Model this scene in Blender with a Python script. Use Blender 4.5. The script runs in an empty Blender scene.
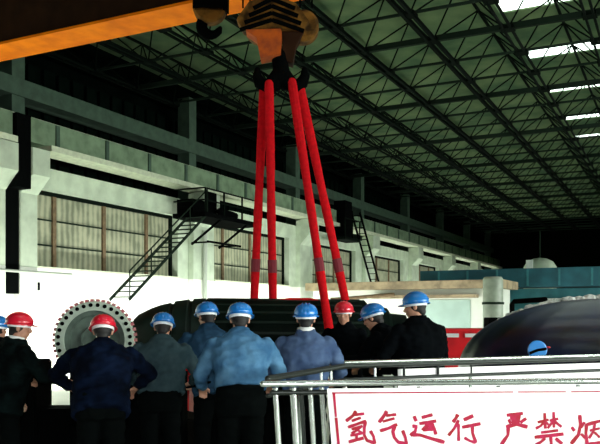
import bpy, bmesh, math, random
from mathutils import Vector, Matrix, noise, Euler
random.seed(7)
PI = math.pi
scn = bpy.context.scene
COL = scn.collection
YAW = math.radians(26.4)
FP = 765.0; EYE = 1.65; HORIZ = 315.0
RGT = Vector((math.cos(YAW), math.sin(YAW), 0)); FWD = Vector((-math.sin(YAW), math.cos(YAW), 0))

def at(px, d, z=None, py=None):
    p = RGT * ((px - 300) / FP * d) + FWD * d
    if py is not None: z = EYE + (HORIZ - py) * d / FP
    return Vector((p.x, p.y, z or 0.0))

# ------------------------------------------------------------- materials
def mat(name, col, rough=0.6, metal=0.0, var=0.0, scale=6.0, bump=0.0, col2=None, spec=0.5, emit=None, coat=0.0, noise_detail=6, obj_space=True):
    m = bpy.data.materials.new(name); m.use_nodes = True
    nt = m.node_tree; b = nt.nodes['Principled BSDF']
    b.inputs['Base Color'].default_value = (*col, 1); b.inputs['Roughness'].default_value = rough
    b.inputs['Metallic'].default_value = metal
    b.inputs['Specular IOR Level'].default_value = spec
    b.inputs['Coat Weight'].default_value = coat
    if emit:
        b.inputs['Emission Color'].default_value = (*emit[0], 1); b.inputs['Emission Strength'].default_value = emit[1]
    if var or col2 or bump:
        tc = nt.nodes.new('ShaderNodeTexCoord')
        n = nt.nodes.new('ShaderNodeTexNoise'); n.inputs['Scale'].default_value = scale; n.inputs['Detail'].default_value = noise_detail
        nt.links.new(tc.outputs['Object'], n.inputs['Vector'])
        if var or col2:
            r = nt.nodes.new('ShaderNodeValToRGB')
            c2 = col2 or tuple(c * (1 - var) for c in col)
            r.color_ramp.elements[0].color = (*c2, 1); r.color_ramp.elements[1].color = (*col, 1)
            r.color_ramp.elements[0].position = .35; r.color_ramp.elements[1].position = .65
            nt.links.new(n.outputs['Fac'], r.inputs['Fac']); nt.links.new(r.outputs['Color'], b.inputs['Base Color'])
        if bump:
            bp = nt.nodes.new('ShaderNodeBump'); bp.inputs['Strength'].default_value = bump; bp.inputs['Distance'].default_value = .02
            nt.links.new(n.outputs['Fac'], bp.inputs['Height']); nt.links.new(bp.outputs['Normal'], b.inputs['Normal'])
    return m

def stripes(name, c1, c2, scale, axis_rot, dirty=0.5):
    m = mat(name, c1, .5)
    nt = m.node_tree; b = nt.nodes['Principled BSDF']
    tc = nt.nodes.new('ShaderNodeTexCoord'); mp = nt.nodes.new('ShaderNodeMapping'); mp.inputs['Rotation'].default_value = axis_rot
    w = nt.nodes.new('ShaderNodeTexWave'); w.inputs['Scale'].default_value = scale; w.inputs['Distortion'].default_value = .6
    w.inputs['Detail'].default_value = 1.0
    r = nt.nodes.new('ShaderNodeValToRGB'); r.color_ramp.interpolation = 'CONSTANT'
    r.color_ramp.elements[0].color = (*c2, 1); r.color_ramp.elements[1].color = (*c1, 1); r.color_ramp.elements[1].position = .52
    nt.links.new(tc.outputs['Object'], mp.inputs['Vector']); nt.links.new(mp.outputs['Vector'], w.inputs['Vector'])
    nt.links.new(w.outputs['Fac'], r.inputs['Fac']); nt.links.new(r.outputs['Color'], b.inputs['Base Color'])
    return m

M = {}
M['plaster'] = mat('white plaster', (.80, .84, .76), .85, var=.10, scale=1.3)
M['concrete'] = mat('pale concrete', (.53, .62, .48), .85, var=.25, scale=2.2, bump=.15)
M['beam'] = mat('weathered concrete beam', (.23, .33, .21), .85, spec=.1, var=.35, scale=3, bump=.2)
M['flange'] = mat('bare beam flange', (.62, .68, .50), .7, var=.2, scale=8)
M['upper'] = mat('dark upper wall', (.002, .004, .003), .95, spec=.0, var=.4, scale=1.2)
M['tie'] = mat('green painted tie beam', (.06, .11, .075), .8, var=.3, scale=4)
M['floor'] = mat('pale sealed floor', (.62, .66, .58), .45, var=.25, scale=.6)
M['deck'] = mat('grey green roof deck', (.14, .195, .10), .95, spec=.05, var=.35, scale=.9, col2=(.065, .115, .065))
M['steel_dk'] = mat('dark roof steel', (.003, .006, .004), .9, spec=.05)
M['steel_gr'] = mat('grey green purlin steel', (.013, .022, .015), .9, spec=.05)
M['black'] = mat('black steel', (.0015, .002, .002), .9, spec=.02)
M['orange'] = mat('orange crane paint', (1.0, .25, .001), .8, spec=.1, col2=(.80, .17, .003), scale=2.5, bump=.1)
M['brown'] = mat('shade brown crane paint', (.03, .012, .005), .9, spec=.1, var=.4, scale=3)  # dark brown paints in the shade on the girder's unlit near face
M['blockor'] = mat('orange hook block paint', (.50, .10, .012), .8, spec=.1, col2=(.30, .06, .018), scale=9)
M['hazard'] = stripes('yellow black hazard stripes', (.62, .27, .04), (.012, .010, .008), 2.1, (0, .55, 0))
M['hazard2'] = stripes('yellow black hazard stripes reversed', (.62, .27, .04), (.012, .010, .008), 2.1, (0, -.55, 0))
M['brass'] = mat('grimy yellow paint', (.22, .10, .015), .8, spec=.15, var=.85, scale=6)
M['sling'] = mat('red lifting sling', (.56, .003, .008), .9, spec=.15, var=.25, scale=22, bump=.3)
M['slingdark'] = mat('sling binding', (.16, .01, .02), .8)
M['rotor'] = mat('dark rotor steel', (.002, .006, .004), .55, spec=.04, var=.5, scale=3)
M['rotor_ring'] = mat('rotor retaining ring steel', (.010, .020, .015), .5, spec=.1, var=.5, scale=3)
M['ringpale'] = mat('pale grey green ring paint', (.50, .60, .50), .6, var=.2, scale=10)
M['disc'] = mat('grey green disc paint', (.10, .15, .12), .6, var=.4, scale=9)
M['pink'] = mat('faded red ring edge', (.55, .12, .15), .7, col2=(.40, .20, .20), scale=20)
M['redpaint'] = mat('red machine paint', (.85, .008, .015), .4, var=.25, scale=3)
M['whitepaint'] = mat('white paint', (.85, .87, .84), .5)
M['skin'] = mat('skin', (.50, .25, .16), .55, var=.12, scale=20)
M['hair'] = mat('black hair', (.006, .005, .005), .7)
M['eye'] = mat('dark eye', (.01, .01, .01), .2)
M['lip'] = mat('lips', (.33, .10, .09), .5)
M['boot'] = mat('black boot leather', (.008, .008, .008), .5)
M['trouser'] = mat('black work trousers', (.002, .003, .003), .95, spec=.02)
M['helm_blue'] = mat('blue helmet plastic', (.012, .17, .52), .25, coat=.4)
M['helm_red'] = mat('red helmet plastic', (.62, .008, .03), .28, coat=.4)
M['band'] = mat('white helmet band highlight', (.85, .88, .88), .5)
M['steel'] = mat('polished stainless tube', (.72, .78, .74), .22, metal=.9, var=.2, scale=14)
M['darktube'] = mat('dark weathered tube', (.02, .025, .022), .4, metal=.6)
M['board'] = mat('white sign board', (.88, .88, .88), .55)
M['signred'] = mat('red sign paint', (.30, .001, .008), .8, col2=(.42, .003, .06), scale=18)
M['teal'] = mat('teal painted steel', (.020, .14, .19), .6, var=.35, scale=2.0)
M['teal2'] = mat('pale teal painted steel', (.05, .26, .31), .6, var=.3, scale=2.0)
M['beige'] = mat('tan fascia', (.42, .33, .20), .75, var=.5, scale=3)
M['aqua'] = mat('pale aqua panel', (.42, .58, .52), .7, var=.15, scale=2)
M['greycol'] = mat('grey green tank paint', (.27, .32, .25), .5, var=.25, scale=4)
M['tarp'] = mat('blue black tarpaulin', (.016, .026, .085), .30, col2=(.0008, .001, .003), scale=.8, bump=.2, spec=.4)  # bluer patches in the colour stand in for part of the sheen
M['foil'] = mat('crumpled white plastic', (.80, .83, .80), .5, col2=(.16, .18, .16), scale=12, bump=.6)
M['badge'] = mat('bright blue badge', (.02, .22, .62), .4)
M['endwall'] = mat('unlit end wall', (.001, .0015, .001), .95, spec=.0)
M['wood'] = mat('dark oily timber', (.010, .010, .007), .9, spec=.05, var=.5, scale=5)
M['pipe'] = mat('light grey pipe', (.4, .44, .38), .5)
M['mullion'] = mat('rusty brown mullion', (.17, .11, .055), .8, var=.4, scale=8)
M['skylight'] = mat('skylight glazing', (.9, .95, .9), .5, emit=((.86, 1.0, .92), 3.5))

def panelmat():
    m = mat('khaki corrugated glazing', (.36, .37, .23), .7)
    nt = m.node_tree; b = nt.nodes['Principled BSDF']
    tc = nt.nodes.new('ShaderNodeTexCoord')
    w = nt.nodes.new('ShaderNodeTexWave'); w.bands_direction = 'Y'; w.inputs['Scale'].default_value = 1.6; w.inputs['Distortion'].default_value = 2.0
    w.inputs['Detail'].default_value = 3
    n = nt.nodes.new('ShaderNodeTexNoise'); n.inputs['Scale'].default_value = 2.3; n.inputs['Detail'].default_value = 8
    mx = nt.nodes.new('ShaderNodeMath'); mx.operation = 'ADD'
    ml = nt.nodes.new('ShaderNodeMath'); ml.operation = 'MULTIPLY'; ml.inputs[1].default_value = .35
    r = nt.nodes.new('ShaderNodeValToRGB')
    r.color_ramp.elements[0].position = .45; r.color_ramp.elements[0].color = (.15, .17, .11, 1)
    r.color_ramp.elements[1].position = .85; r.color_ramp.elements[1].color = (.36, .37, .25, 1)
    nt.links.new(tc.outputs['Object'], w.inputs['Vector']); nt.links.new(tc.outputs['Object'], n.inputs['Vector'])
    nt.links.new(w.outputs['Fac'], ml.inputs[0]); nt.links.new(ml.outputs[0], mx.inputs[0]); nt.links.new(n.outputs['Fac'], mx.inputs[1])
    nt.links.new(mx.outputs[0], r.inputs['Fac']); nt.links.new(r.outputs['Color'], b.inputs['Base Color'])
    return m
M['panel'] = panelmat()

def cloth(name, c1, c2, scale=7):
    m = mat(name, c1, .95, col2=c2, scale=scale, bump=.5, spec=.03)
    return m
M['j_black'] = cloth('black jacket cloth', (.002, .003, .004), (.001, .0015, .002))
M['j_dkgreen'] = cloth('dark green black jacket', (.004, .009, .009), (.001, .002, .002))
M['j_navy'] = cloth('dark navy jacket', (.003, .007, .021), (.001, .002, .005))
M['j_grey'] = cloth('slate grey work shirt', (.042, .072, .082), (.024, .046, .055))
M['j_blue'] = cloth('faded blue work jacket', (.085, .20, .33), (.035, .105, .21))
M['j_blue2'] = cloth('grey blue work jacket', (.085, .135, .24), (.042, .072, .15))
M['j_mid'] = cloth('deep blue work jacket', (.022, .060, .110), (.012, .034, .066))
M['towel'] = mat('white cotton collar', (.8, .82, .8), .9)

# ------------------------------------------------------------- mesh builder
class MB:
    def __init__(s): s.v = []; s.f = []
    def add(s, vs, fs):
        o = len(s.v); s.v += [Vector(v) for v in vs]; s.f += [tuple(i + o for i in f) for f in fs]; return s
    def box(s, a, b):
        x0, y0, z0 = a; x1, y1, z1 = b
        vs = [(x0,y0,z0),(x1,y0,z0),(x1,y1,z0),(x0,y1,z0),(x0,y0,z1),(x1,y0,z1),(x1,y1,z1),(x0,y1,z1)]
        return s.add(vs, [(0,3,2,1),(4,5,6,7),(0,1,5,4),(1,2,6,5),(2,3,7,6),(3,0,4,7)])
    def obox(s, c, ax, ay, az):                       # oriented box by half axes
        c, ax, ay, az = map(Vector, (c, ax, ay, az))
        vs = [c + ax*i + ay*j + az*k for k in (-1,1) for (i,j) in ((-1,-1),(1,-1),(1,1),(-1,1))]
        return s.add(vs, [(0,3,2,1),(4,5,6,7),(0,1,5,4),(1,2,6,5),(2,3,7,6),(3,0,4,7)])
    def bar(s, p, q, w, h=None, up=(0,0,1)):          # rectangular bar, full sizes w (side) h (up)
        p = Vector(p); q = Vector(q); h = h or w; d = (q - p)
        sd = d.cross(Vector(up))
        if sd.length < 1e-6: sd = d.cross(Vector((1,0,0)))
        sd.normalize(); u = sd.cross(d).normalized()
        return s.obox((p+q)/2, d/2, sd*w/2, u*h/2)
    def tube(s, pts, rs, n=10, sx=1.0, ref=None, cap=True):
        pts = [Vector(p) for p in pts]
        if not isinstance(rs, (list, tuple)): rs = [rs]*len(pts)
        prev = None; rings = []
        for i, p in enumerate(pts):
            d = (pts[min(i+1, len(pts)-1)] - pts[max(i-1, 0)]).normalized()
            if prev is None:
                r = Vector(ref) if ref is not None else (Vector((0,0,1)) if abs(d.z) < .9 else Vector((1,0,0)))
                a = (r - d*r.dot(d)).normalized()
            else: a = (prev - d*prev.dot(d)).normalized()
            prev = a; b = d.cross(a)
            rings.append([p + a*math.cos(2*PI*k/n)*rs[i]*sx + b*math.sin(2*PI*k/n)*rs[i] for k in range(n)])
        vs = [v for r in rings for v in r]; fs = []
        for i in range(len(rings)-1):
            for k in range(n):
                k2 = (k+1) % n
                fs.append((i*n+k, i*n+k2, (i+1)*n+k2, (i+1)*n+k))
        if cap: fs.append(tuple(reversed(range(n)))); fs.append(tuple((len(rings)-1)*n+k for k in range(n)))
        return s.add(vs, fs)
    def caps(s, pts, rs, n=12, sx=1.0, ref=None):     # tube with rounded ends
        pts = [Vector(p) for p in pts]
        if not isinstance(rs, (list, tuple)): rs = [rs]*len(pts)
        d0 = (pts[0]-pts[1]).normalized(); d1 = (pts[-1]-pts[-2]).normalized()
        P = []; R = []
        for t in (.97, .75, .4): P.append(pts[0] + d0*rs[0]*t); R.append(rs[0]*math.sqrt(1-t*t))
        P += pts; R += rs
        for t in (.4, .75, .97): P.append(pts[-1] + d1*rs[-1]*t); R.append(rs[-1]*math.sqrt(1-t*t))
        return s.tube(P, R, n, sx, ref)
    def loft(s, rings):
        n = len(rings[0]); vs = [v for r in rings for v in r]; fs = []
        for i in range(len(rings)-1):
            for k in range(n):
                k2 = (k+1) % n; fs.append((i*n+k, i*n+k2, (i+1)*n+k2, (i+1)*n+k))
        fs.append(tuple(reversed(range(n)))); fs.append(tuple((len(rings)-1)*n+k for k in range(n)))
        return s.add(vs, fs)
    def ball(s, c, r, n=14, m=8):
        c = Vector(c); r = Vector(r) if hasattr(r, '__len__') else Vector((r, r, r))
        rings = []
        for i in range(m+1):
            a = -PI/2 + PI*(i+.02)/(m+.04)
            rings.append([c + Vector((math.cos(a)*math.cos(2*PI*k/n)*r.x, math.cos(a)*math.sin(2*PI*k/n)*r.y, math.sin(a)*r.z)) for k in range(n)])
        return s.loft(rings)
    def lathe(s, c, axis, prof, n=40, closed=False):  # prof = [(along, radius)]
        c = Vector(c); ax = Vector(axis).normalized()
        r = Vector((0,0,1)) if abs(ax.z) < .9 else Vector((1,0,0))
        a = (r - ax*r.dot(ax)).normalized(); b = ax.cross(a)
        rings = [[c + ax*t + (a*math.cos(2*PI*k/n) + b*math.sin(2*PI*k/n))*rr for k in range(n)] for t, rr in prof]
        if closed:
            vs = [v for r in rings for v in r]; fs = []; L = len(rings)
            for i in range(L):
                j = (i+1) % L
                for k in range(n):
                    k2 = (k+1) % n; fs.append((i*n+k, i*n+k2, j*n+k2, j*n+k))
            return s.add(vs, fs)
        return s.loft(rings)
    def build(s, name, m, parent=None, smooth=False, bevel=0):
        me = bpy.data.meshes.new(name); me.from_pydata([tuple(v) for v in s.v], [], s.f)
        bm = bmesh.new(); bm.from_mesh(me); bmesh.ops.recalc_face_normals(bm, faces=bm.faces)
        if bevel: bmesh.ops.bevel(bm, geom=list(bm.edges), offset=bevel, segments=2, affect='EDGES', clamp_overlap=True)
        bm.to_mesh(me); bm.free()
        if smooth:
            for p in me.polygons: p.use_smooth = True
            if smooth == 'auto':
                me.set_sharp_from_angle(angle=math.radians(35))
        me.materials.append(M[m] if isinstance(m, str) else m)
        o = bpy.data.objects.new(name, me); COL.objects.link(o)
        if parent:
            o.parent = parent
            if not parent.get('_loc'): o.matrix_parent_inverse = parent.matrix_basis.inverted()
        return o

def tag(o, label=None, cat=None, group=None, kind=None):
    if label: o['label'] = label
    if cat: o['category'] = cat
    if group: o['group'] = group
    if kind: o['kind'] = kind
    return o
def thing(name, label, cat, loc=(0,0,0), group=None, rz=0):
    o = bpy.data.objects.new(name, None); COL.objects.link(o); o.location = loc; o.rotation_euler = (0, 0, rz); o.empty_display_size = .1
    return tag(o, label, cat, group)
def struct(o): o['kind'] = 'structure'; return o
def copy_tree(o, parent=None):
    c = o.copy(); COL.objects.link(c); c.parent = parent
    if parent: c.matrix_parent_inverse = o.matrix_parent_inverse.copy()
    for ch in list(o.children): copy_tree(ch, c)
    return c

# ============================================================= HALL
XW = -14.15                                     # inner face of left wall
Y0, Y1 = -3.0, 66.0; XR = 9.0; ZT = 9.6
struct(MB().box((-16, Y0-.3, -.2), (XR+.3, Y1+.3, 0)).build('floor', 'floor'))
# ceiling deck with skylight slots
sky = [(3.5, 1.2), (7.6, 1.2), (11.7, 1.2), (15.8, 1.1), (19.9, 1.05), (24.0, 1.0), (28.1, .9), (32.5, .75), (36.2, .7)]
dk = MB(); y = Y0
for yc, w in sky:
    dk.box((-16, y, ZT), (XR, yc-w/2, ZT+.12)); dk.box((-16, yc-w/2, ZT), (-4.25, yc+w/2, ZT+.12)); dk.box((6, yc-w/2, ZT), (XR, yc+w/2, ZT+.12)); y = yc + w/2
dk.box((-16, y, ZT), (XR, Y1, ZT+.12))
struct(dk.build('ceiling', 'deck'))
for i, (yc, w) in enumerate(sky):
    g = MB()
    x = -4.25
    while x < 6 - .05:
        g.box((x+.03, yc-w/2, ZT+.04), (min(x+1.22, 6), yc+w/2, ZT+.08)); x += 1.25
    o = struct(g.build('window_%d' % (i+20), 'skylight'))
struct(MB().box((XR, Y0, 0), (XR+.3, Y1, ZT)).build('wall_right', 'beam'))
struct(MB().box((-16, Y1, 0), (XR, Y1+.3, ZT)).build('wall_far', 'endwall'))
struct(MB().box((-16, Y0-.3, 0), (XR, Y0, ZT)).build('wall_back', 'upper'))

wins = [(4.6, 10.9), (13.85, 19.85), (21.95, 27.5), (29.7, 34.6), (37.2, 41.8), (44.7, 48.9), (52.0, 56.2), (59.3, 63.3)]
ZS, ZH, ZL = 2.80, 4.78, 5.32
w = MB()
w.box((-14.6, Y0, 0), (XW, 12.80, ZS)); w.box((-14.6, 12.80, 0), (XW, 13.24, 2.15)); w.box((-14.6, 13.24, 0), (XW, Y1, ZS))
struct(w.build('wall_left', 'plaster')); w = MB()
w.box((-14.6, Y0, ZH), (XW, 12.80, ZL)); w.box((-14.6, 13.24, ZH), (XW, Y1, ZL))
e = Y0
for a, b in wins:
    if e < 12.8 < a: w.box((-14.6, e, ZS), (XW, 12.80, ZH)); w.box((-14.6, 13.24, ZS), (XW, a, ZH))
    else: w.box((-14.6, e, ZS), (XW, a, ZH))
    e = b
w.box((-14.6, e, ZS), (XW, Y1, ZH))
struct(w.build('wall_left_over', 'concrete'))
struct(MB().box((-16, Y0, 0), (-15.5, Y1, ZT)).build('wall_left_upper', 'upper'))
# hanging dark corrugated sheets in the upper opening
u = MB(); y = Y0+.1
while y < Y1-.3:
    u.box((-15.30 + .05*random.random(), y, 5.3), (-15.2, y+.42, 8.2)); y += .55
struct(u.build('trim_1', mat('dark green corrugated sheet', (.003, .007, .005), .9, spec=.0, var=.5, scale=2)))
struct(MB().box((-14.9, Y0, 6.94), (-14.25, Y1, 7.36)).build('trim_2', 'tie'))
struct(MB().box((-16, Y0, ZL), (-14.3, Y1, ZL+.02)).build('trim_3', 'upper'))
# windows: corrugated glazing with brown mullions
for i, (a, b) in enumerate(wins):
    root = bpy.data.objects.new('window_%d' % (i+1), None); COL.objects.link(root); root.location = (-14.4, (a+b)/2, ZS); struct(root)
    MB().box((-14.50, a, ZS), (-14.44, b, ZH)).build('pane', 'panel', root)
    mm = MB(); yy = a + .95
    while yy < b - .2: mm.box((-14.44, yy-.06, ZS), (-14.38, yy+.06, ZH)); yy += 1.9
    mm.build('mullion', 'mullion', root)
    rr = MB()
    for z in (3.42, 4.06): rr.box((-14.44, a, z-.02), (-14.41, b, z+.02))
    rr.build('glazing_bar', 'steel_gr', root)
    MB().box((-14.44, a, ZS), (-14.10, b, ZS+.05)).build('sill', 'flange', root)
    f = MB().box((-14.44, b-.10, ZS), (-14.36, b, ZH)); f.box((-14.44, a, ZH-.10), (-14.36, b, ZH)); f.build('frame', 'steel_dk', root)  # dark strips draw the recess's black edge, far side and top only

# columns with crane-beam brackets
def column(y, wd, label, bracket_y=None):
    r = thing('concrete_column', label, 'column', (-14.05, y, 0), 'concrete columns along the left wall')
    MB().box((XW, y-wd/2, ZS), (-13.95, y+wd/2, 5.55)).build('shaft', 'concrete', r, bevel=.015)
    MB().box((XW, y-wd/2, 0), (-13.95, y+wd/2, ZS)).build('painted_base', 'plaster', r, bevel=.01)
    c = MB(); x0 = -13.95; x1 = -13.55; ya, yb = y-wd/2, y+wd/2
    pr = [(x0, 4.55), (x1, 4.95), (x1, 5.58), (x0, 5.58)]
    vs = [(px, ya, pz) for px, pz in pr] + [(px, yb, pz) for px, pz in pr]
    c.add(vs, [(0,1,2,3), (7,6,5,4), (0,4,5,1), (1,5,6,2), (2,6,7,3), (3,7,4,0)])
    c.build('bracket', 'concrete', r)
    MB().box((-14.75, y-.2, 5.32), (-14.3, y+.2, 8.75)).build('upper_post', 'tie', r)
    return r
cy = [20.9, 28.6, 35.9, 43.2, 50.5, 57.8, 64.9]
column(5.0-1.0, .55, 'white concrete wall column nearest the camera end of the hall')
column(12.54, .55, 'white concrete column left of the dark slot, at the left edge')
column(13.52, .55, 'white concrete column right of the dark slot, with bracket under crane beam')
names = ['white concrete column behind the ladder platform', 'white concrete column, first one beyond the ladder platform',
         'white concrete column beside the thin ladder, second beyond the platform', 'white concrete column, third beyond the ladder platform',
         'white concrete column, fourth beyond the ladder platform', 'pale concrete column, second from the far end', 'farthest pale concrete column by the black end wall']
for y, nm in zip(cy, names): column(y, .95 if y > 18 else .55, nm)

# crane runway beam
r = thing('crane_runway_beam', 'long green grey concrete crane beam carried on the left wall brackets', 'beam', (-13.8, 30, 5.6))
MB().box((-14.15, Y0, 5.74), (-13.72, 12.80, 6.32)).box((-14.15, 13.05, 5.74), (-13.72, Y1, 6.32)).build('web', 'beam', r)
MB().box((-14.2, 13.85, 5.60), (-13.55, Y1, 5.74)).box((-14.2, Y0, 5.60), (-13.55, 12.8, 5.74)).build('bottom_flange', 'flange', r)
s_ = MB(); y = 14.2
while y < Y1: s_.box((-13.72, y-.06, 5.74), (-13.68, y+.06, 6.30)); y += 1.82
s_.build('stiffener', 'tie', r)
MB().box((-13.98, Y0, 6.32), (-13.85, Y1, 6.37)).build('rail', 'flange', r)

# services on left wall
tag(MB().tube([(-13.9, 0, 2.68), (-13.9, 14.9, 2.68)], .035, 8).build('wall_pipe', 'pipe'), 'thin grey pipe running level along the wall below the first window', 'pipe')
tag(MB().tube([(-13.85, 20.95, 0.0), (-13.85, 20.95, 4.4)], .07, 8).build('downpipe', 'pipe'), 'vertical grey pipe on the column under the ladder platform', 'pipe')
tag(MB().box((-14.15, 13.75, 2.25), (-14.0, 13.93, 2.45)).build('junction_box', 'black', bevel=.01), 'small black box on the white wall at far left', 'box')

struct(MB().box((-14.5, 12.83, 2.15), (-13.97, 13.22, 5.31)).box((-14.2, 12.81, 4.6), (-13.60, 13.24, 6.3)).build('slot_shade_fill', 'black'))  # black filler put into the column slot to stand for its shade
# ladder platform
r = thing('access_platform', 'dark steel platform with railing on the wall column', 'platform', (-13.3, 20.9, 4.7))
MB().box((-13.95, 19.3, 4.62), (-12.75, 22.6, 4.76)).build('deck', 'black', r)
MB().box((-13.5, 22.6, 4.74), (-12.95, 23.3, 4.80)).build('deck_flap', 'flange', r)
g = MB()
for y in (19.35, 20.4, 21.5, 22.55):
    g.bar((-12.78, y, 4.76), (-12.78, y, 5.5), .045)
for z in (5.12, 5.48): g.bar((-12.78, 19.3, z), (-12.78, 22.6, z), .04); g.bar((-12.78, 19.3, z), (-13.9, 19.3, z), .04)
g.build('railing', 'steel_dk', r)
MB().box((-13.93, 19.5, 4.76), (-13.35, 20.5, 5.22)).box((-13.93, 20.5, 4.76), (-13.5, 21.1, 5.6)).build('equipment_box', 'black', r)
MB().caps([(-13.3, 21.0, 5.0), (-13.3, 21.9, 4.95)], .12, 12).build('motor', 'black', r, smooth=True)
g = MB(); 
for y in (20.3, 21.9): g.bar((-13.93, y, 3.9), (-12.85, y, 4.62), .06); g.bar((-13.93, y, 3.95), (-13.2, y, 3.95), .05)
g.bar((-13.2, 20.1, 3.95), (-13.2, 22.1, 3.95), .06); g.build('brace', 'black', r)
# stair ladder
def ladder(label, p, q, wv, rung, cat='ladder', w=.035, mt='steel_gr'):
    r = thing('wall_ladder', label, cat, tuple(q))
    p = Vector(p); q = Vector(q); wv = Vector(wv)
    for sgn in (-1, 1):
        MB().bar(p + wv*sgn, q + wv*sgn, w, w*2.2).build('stringer', mt, r)
    n = int((p-q).length / rung)
    for i in range(n):
        c = p.lerp(q, (i+.5)/n); MB().bar(c-wv, c+wv, .09, .03).build('tread', mt, r)
    return r, p, q
lr, p, q = ladder('green grey steel stair ladder sloping down from the wall platform', (-13.15, 19.5, 4.7), (-13.15, 15.85, 2.05), (.32, 0, 0), .24)
g = MB(); off = Vector((.34, 0, .75)); g.bar(p+off, q+off, .03)
for i in range(5): c = p.lerp(q, i/4); g.bar(c+Vector((.34,0,0)), c+off, .025)
g.build('handrail', 'steel_gr', lr)
r = thing('access_platform', 'small dark steel landing high on the wall beside the thin ladder', 'platform', (-13.4, 32, 4.9))
MB().box((-13.72, 30.6, 4.95), (-13.0, 32.4, 5.07)).build('deck', 'steel_dk', r)
MB().box((-13.85, 31.3, 5.07), (-13.3, 32.1, 6.75)).build('cabinet', 'black', r)
g = MB()
for y in (30.65, 31.5, 32.35): g.bar((-13.03, y, 5.07), (-13.03, y, 5.9), .045)
g.bar((-13.03, 30.6, 5.88), (-13.03, 32.4, 5.88), .045); g.build('railing', 'steel_dk', r)
ladder('thin black steep ladder leaning from crane beam down past the third window', (-13.2, 32.3, 6.3), (-13.0, 35.0, 2.2), (.2, 0, 0), .30, w=.05, mt='black')

# roof space frame
ZB, ZU, S = 8.50, 9.45, 1.85
xs = [-14.8 + S*k + .0 for k in range(13)]
xs = [-12.95 + S*k for k in range(-1, 12)]
ys = [2.0 + S*k for k in range(35)]
for ix, x in enumerate(xs):
    if x > XR: break
    main = ix % 2 == 0
    t = thing('roof_truss', 'dark steel lattice truss running lengthwise under the roof', 'truss', (x, 30, ZB), 'lengthwise lattice roof trusses')
    rr = .075 if x in (xs[1], xs[3], xs[4], xs[5]) else .05
    g = MB(); g.bar((x-.09, ys[0], ZB), (x-.09, ys[-1], ZB), rr, rr*1.2); g.bar((x+.09, ys[0], ZB), (x+.09, ys[-1], ZB), rr, rr*1.2)
    for y in ys: g.box((x-.16, y-.16, ZB-.02), (x+.16, y+.16, ZB+.06))
    g.build('bottom_chord', 'steel_dk', t)
    MB().bar((x+S/2, ys[0], ZU), (x+S/2, ys[-1], ZU), .06).build('top_chord', 'steel_dk', t)
    g = MB()
    for y in ys[:-1]:
        for dx, dy in ((-S/2, -S/2), (S/2, -S/2), (S/2, S/2), (-S/2, S/2)):
            g.tube([(x, y, ZB), (x+dx, y+dy, ZU)], .021, 5, cap=False)
    g.build('diagonal', 'steel_dk', t)
for k, y in enumerate(ys):
    t = MB().bar((xs[0], y, ZB+.06), (xs[-1], y, ZB+.06), .055 if k % 3 else .11, .06 if k % 3 else .14).build('roof_crossbeam', 'steel_gr')
    tag(t, 'slim grey green crossbeam spanning the roof from wall to wall', 'crossbeam', 'crossbeams under the roof')

# ============================================================= CRANE
r = thing('bridge_crane', 'orange overhead bridge crane girder across the top left of the hall', 'crane', (-5, 9, 6.36))
for ya, yb in ((9.66, 10.32), (7.0, 7.6)):
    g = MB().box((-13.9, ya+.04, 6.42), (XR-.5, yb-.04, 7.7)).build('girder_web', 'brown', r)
    MB().box((-13.9, ya, 6.385), (XR-.5, yb, 6.43)).build('bottom_flange', 'orange', r)
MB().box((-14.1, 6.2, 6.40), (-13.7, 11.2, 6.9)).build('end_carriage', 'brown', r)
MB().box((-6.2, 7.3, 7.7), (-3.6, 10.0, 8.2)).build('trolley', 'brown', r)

# auxiliary hook hanging at top left of the main block
d = 10.6; c = at(212, d, py=20); k = d/FP
r = thing('auxiliary_hook', 'small black crane hook hanging beside the striped hook block', 'hook', tuple(at(212, d, py=34)))
MB().bar(at(207, d, py=2), at(207, d, z=7.7), .04).bar(at(214, d, py=2), at(214, d, z=7.7), .04).build('rope', 'black', r)
MB().lathe(at(210, d, py=8) - FWD*.11, FWD, [(0, .05), (0, .2), (.04, .23), (.18, .23), (.22, .2), (.22, .05)], 24).build('sheave', 'brass', r, smooth='auto')
MB().obox(at(211, d, py=3), RGT*.24, FWD*.14, Vector((0,0,.14))).build('housing', 'black', r, bevel=.03)
hk = []
for t in range(15):
    a = math.radians(100 + 245*t/14); hk.append(at(211 + 9.5*math.cos(a)*1.0, d, py=26 - 9.0*math.sin(a)))
MB().caps([at(211, d, py=10)] + hk, [.05] + [.05 + .032*math.sin(PI*min(1, (t+2)/14)) for t in range(14)] + [.03], 12).build('hook', 'black', r, smooth=True)

# main hook block
d = 10.0; k = d/FP
def B(px, py, dd=0): return at(px, d+dd, py=py)
r = thing('hook_block', 'yellow and black striped crane hook block holding the red slings', 'hook block', tuple(B(276, 75)))
g = MB()
# gabled striped cheek plates: left face and right face forming a V ridge
def plate(pts, th, m, name, dd=0):
    fr = [B(x, y, dd) - FWD*th/2 for x, y in pts]; bk = [B(x, y, dd) + FWD*th/2 for x, y in pts]; n = len(pts)
    MB().add(fr+bk, [tuple(range(n)), tuple(reversed(range(n, 2*n)))] + [(i, (i+1) % n, n+(i+1) % n, n+i) for i in range(n)]).build(name, m, r, bevel=.008)
plate([(237, 22), (250, 4), (272, -2), (296, 6), (309, 24), (302, 33), (272, 31), (244, 33)], .22, 'brass', 'cheek_plate', .0)
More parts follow.
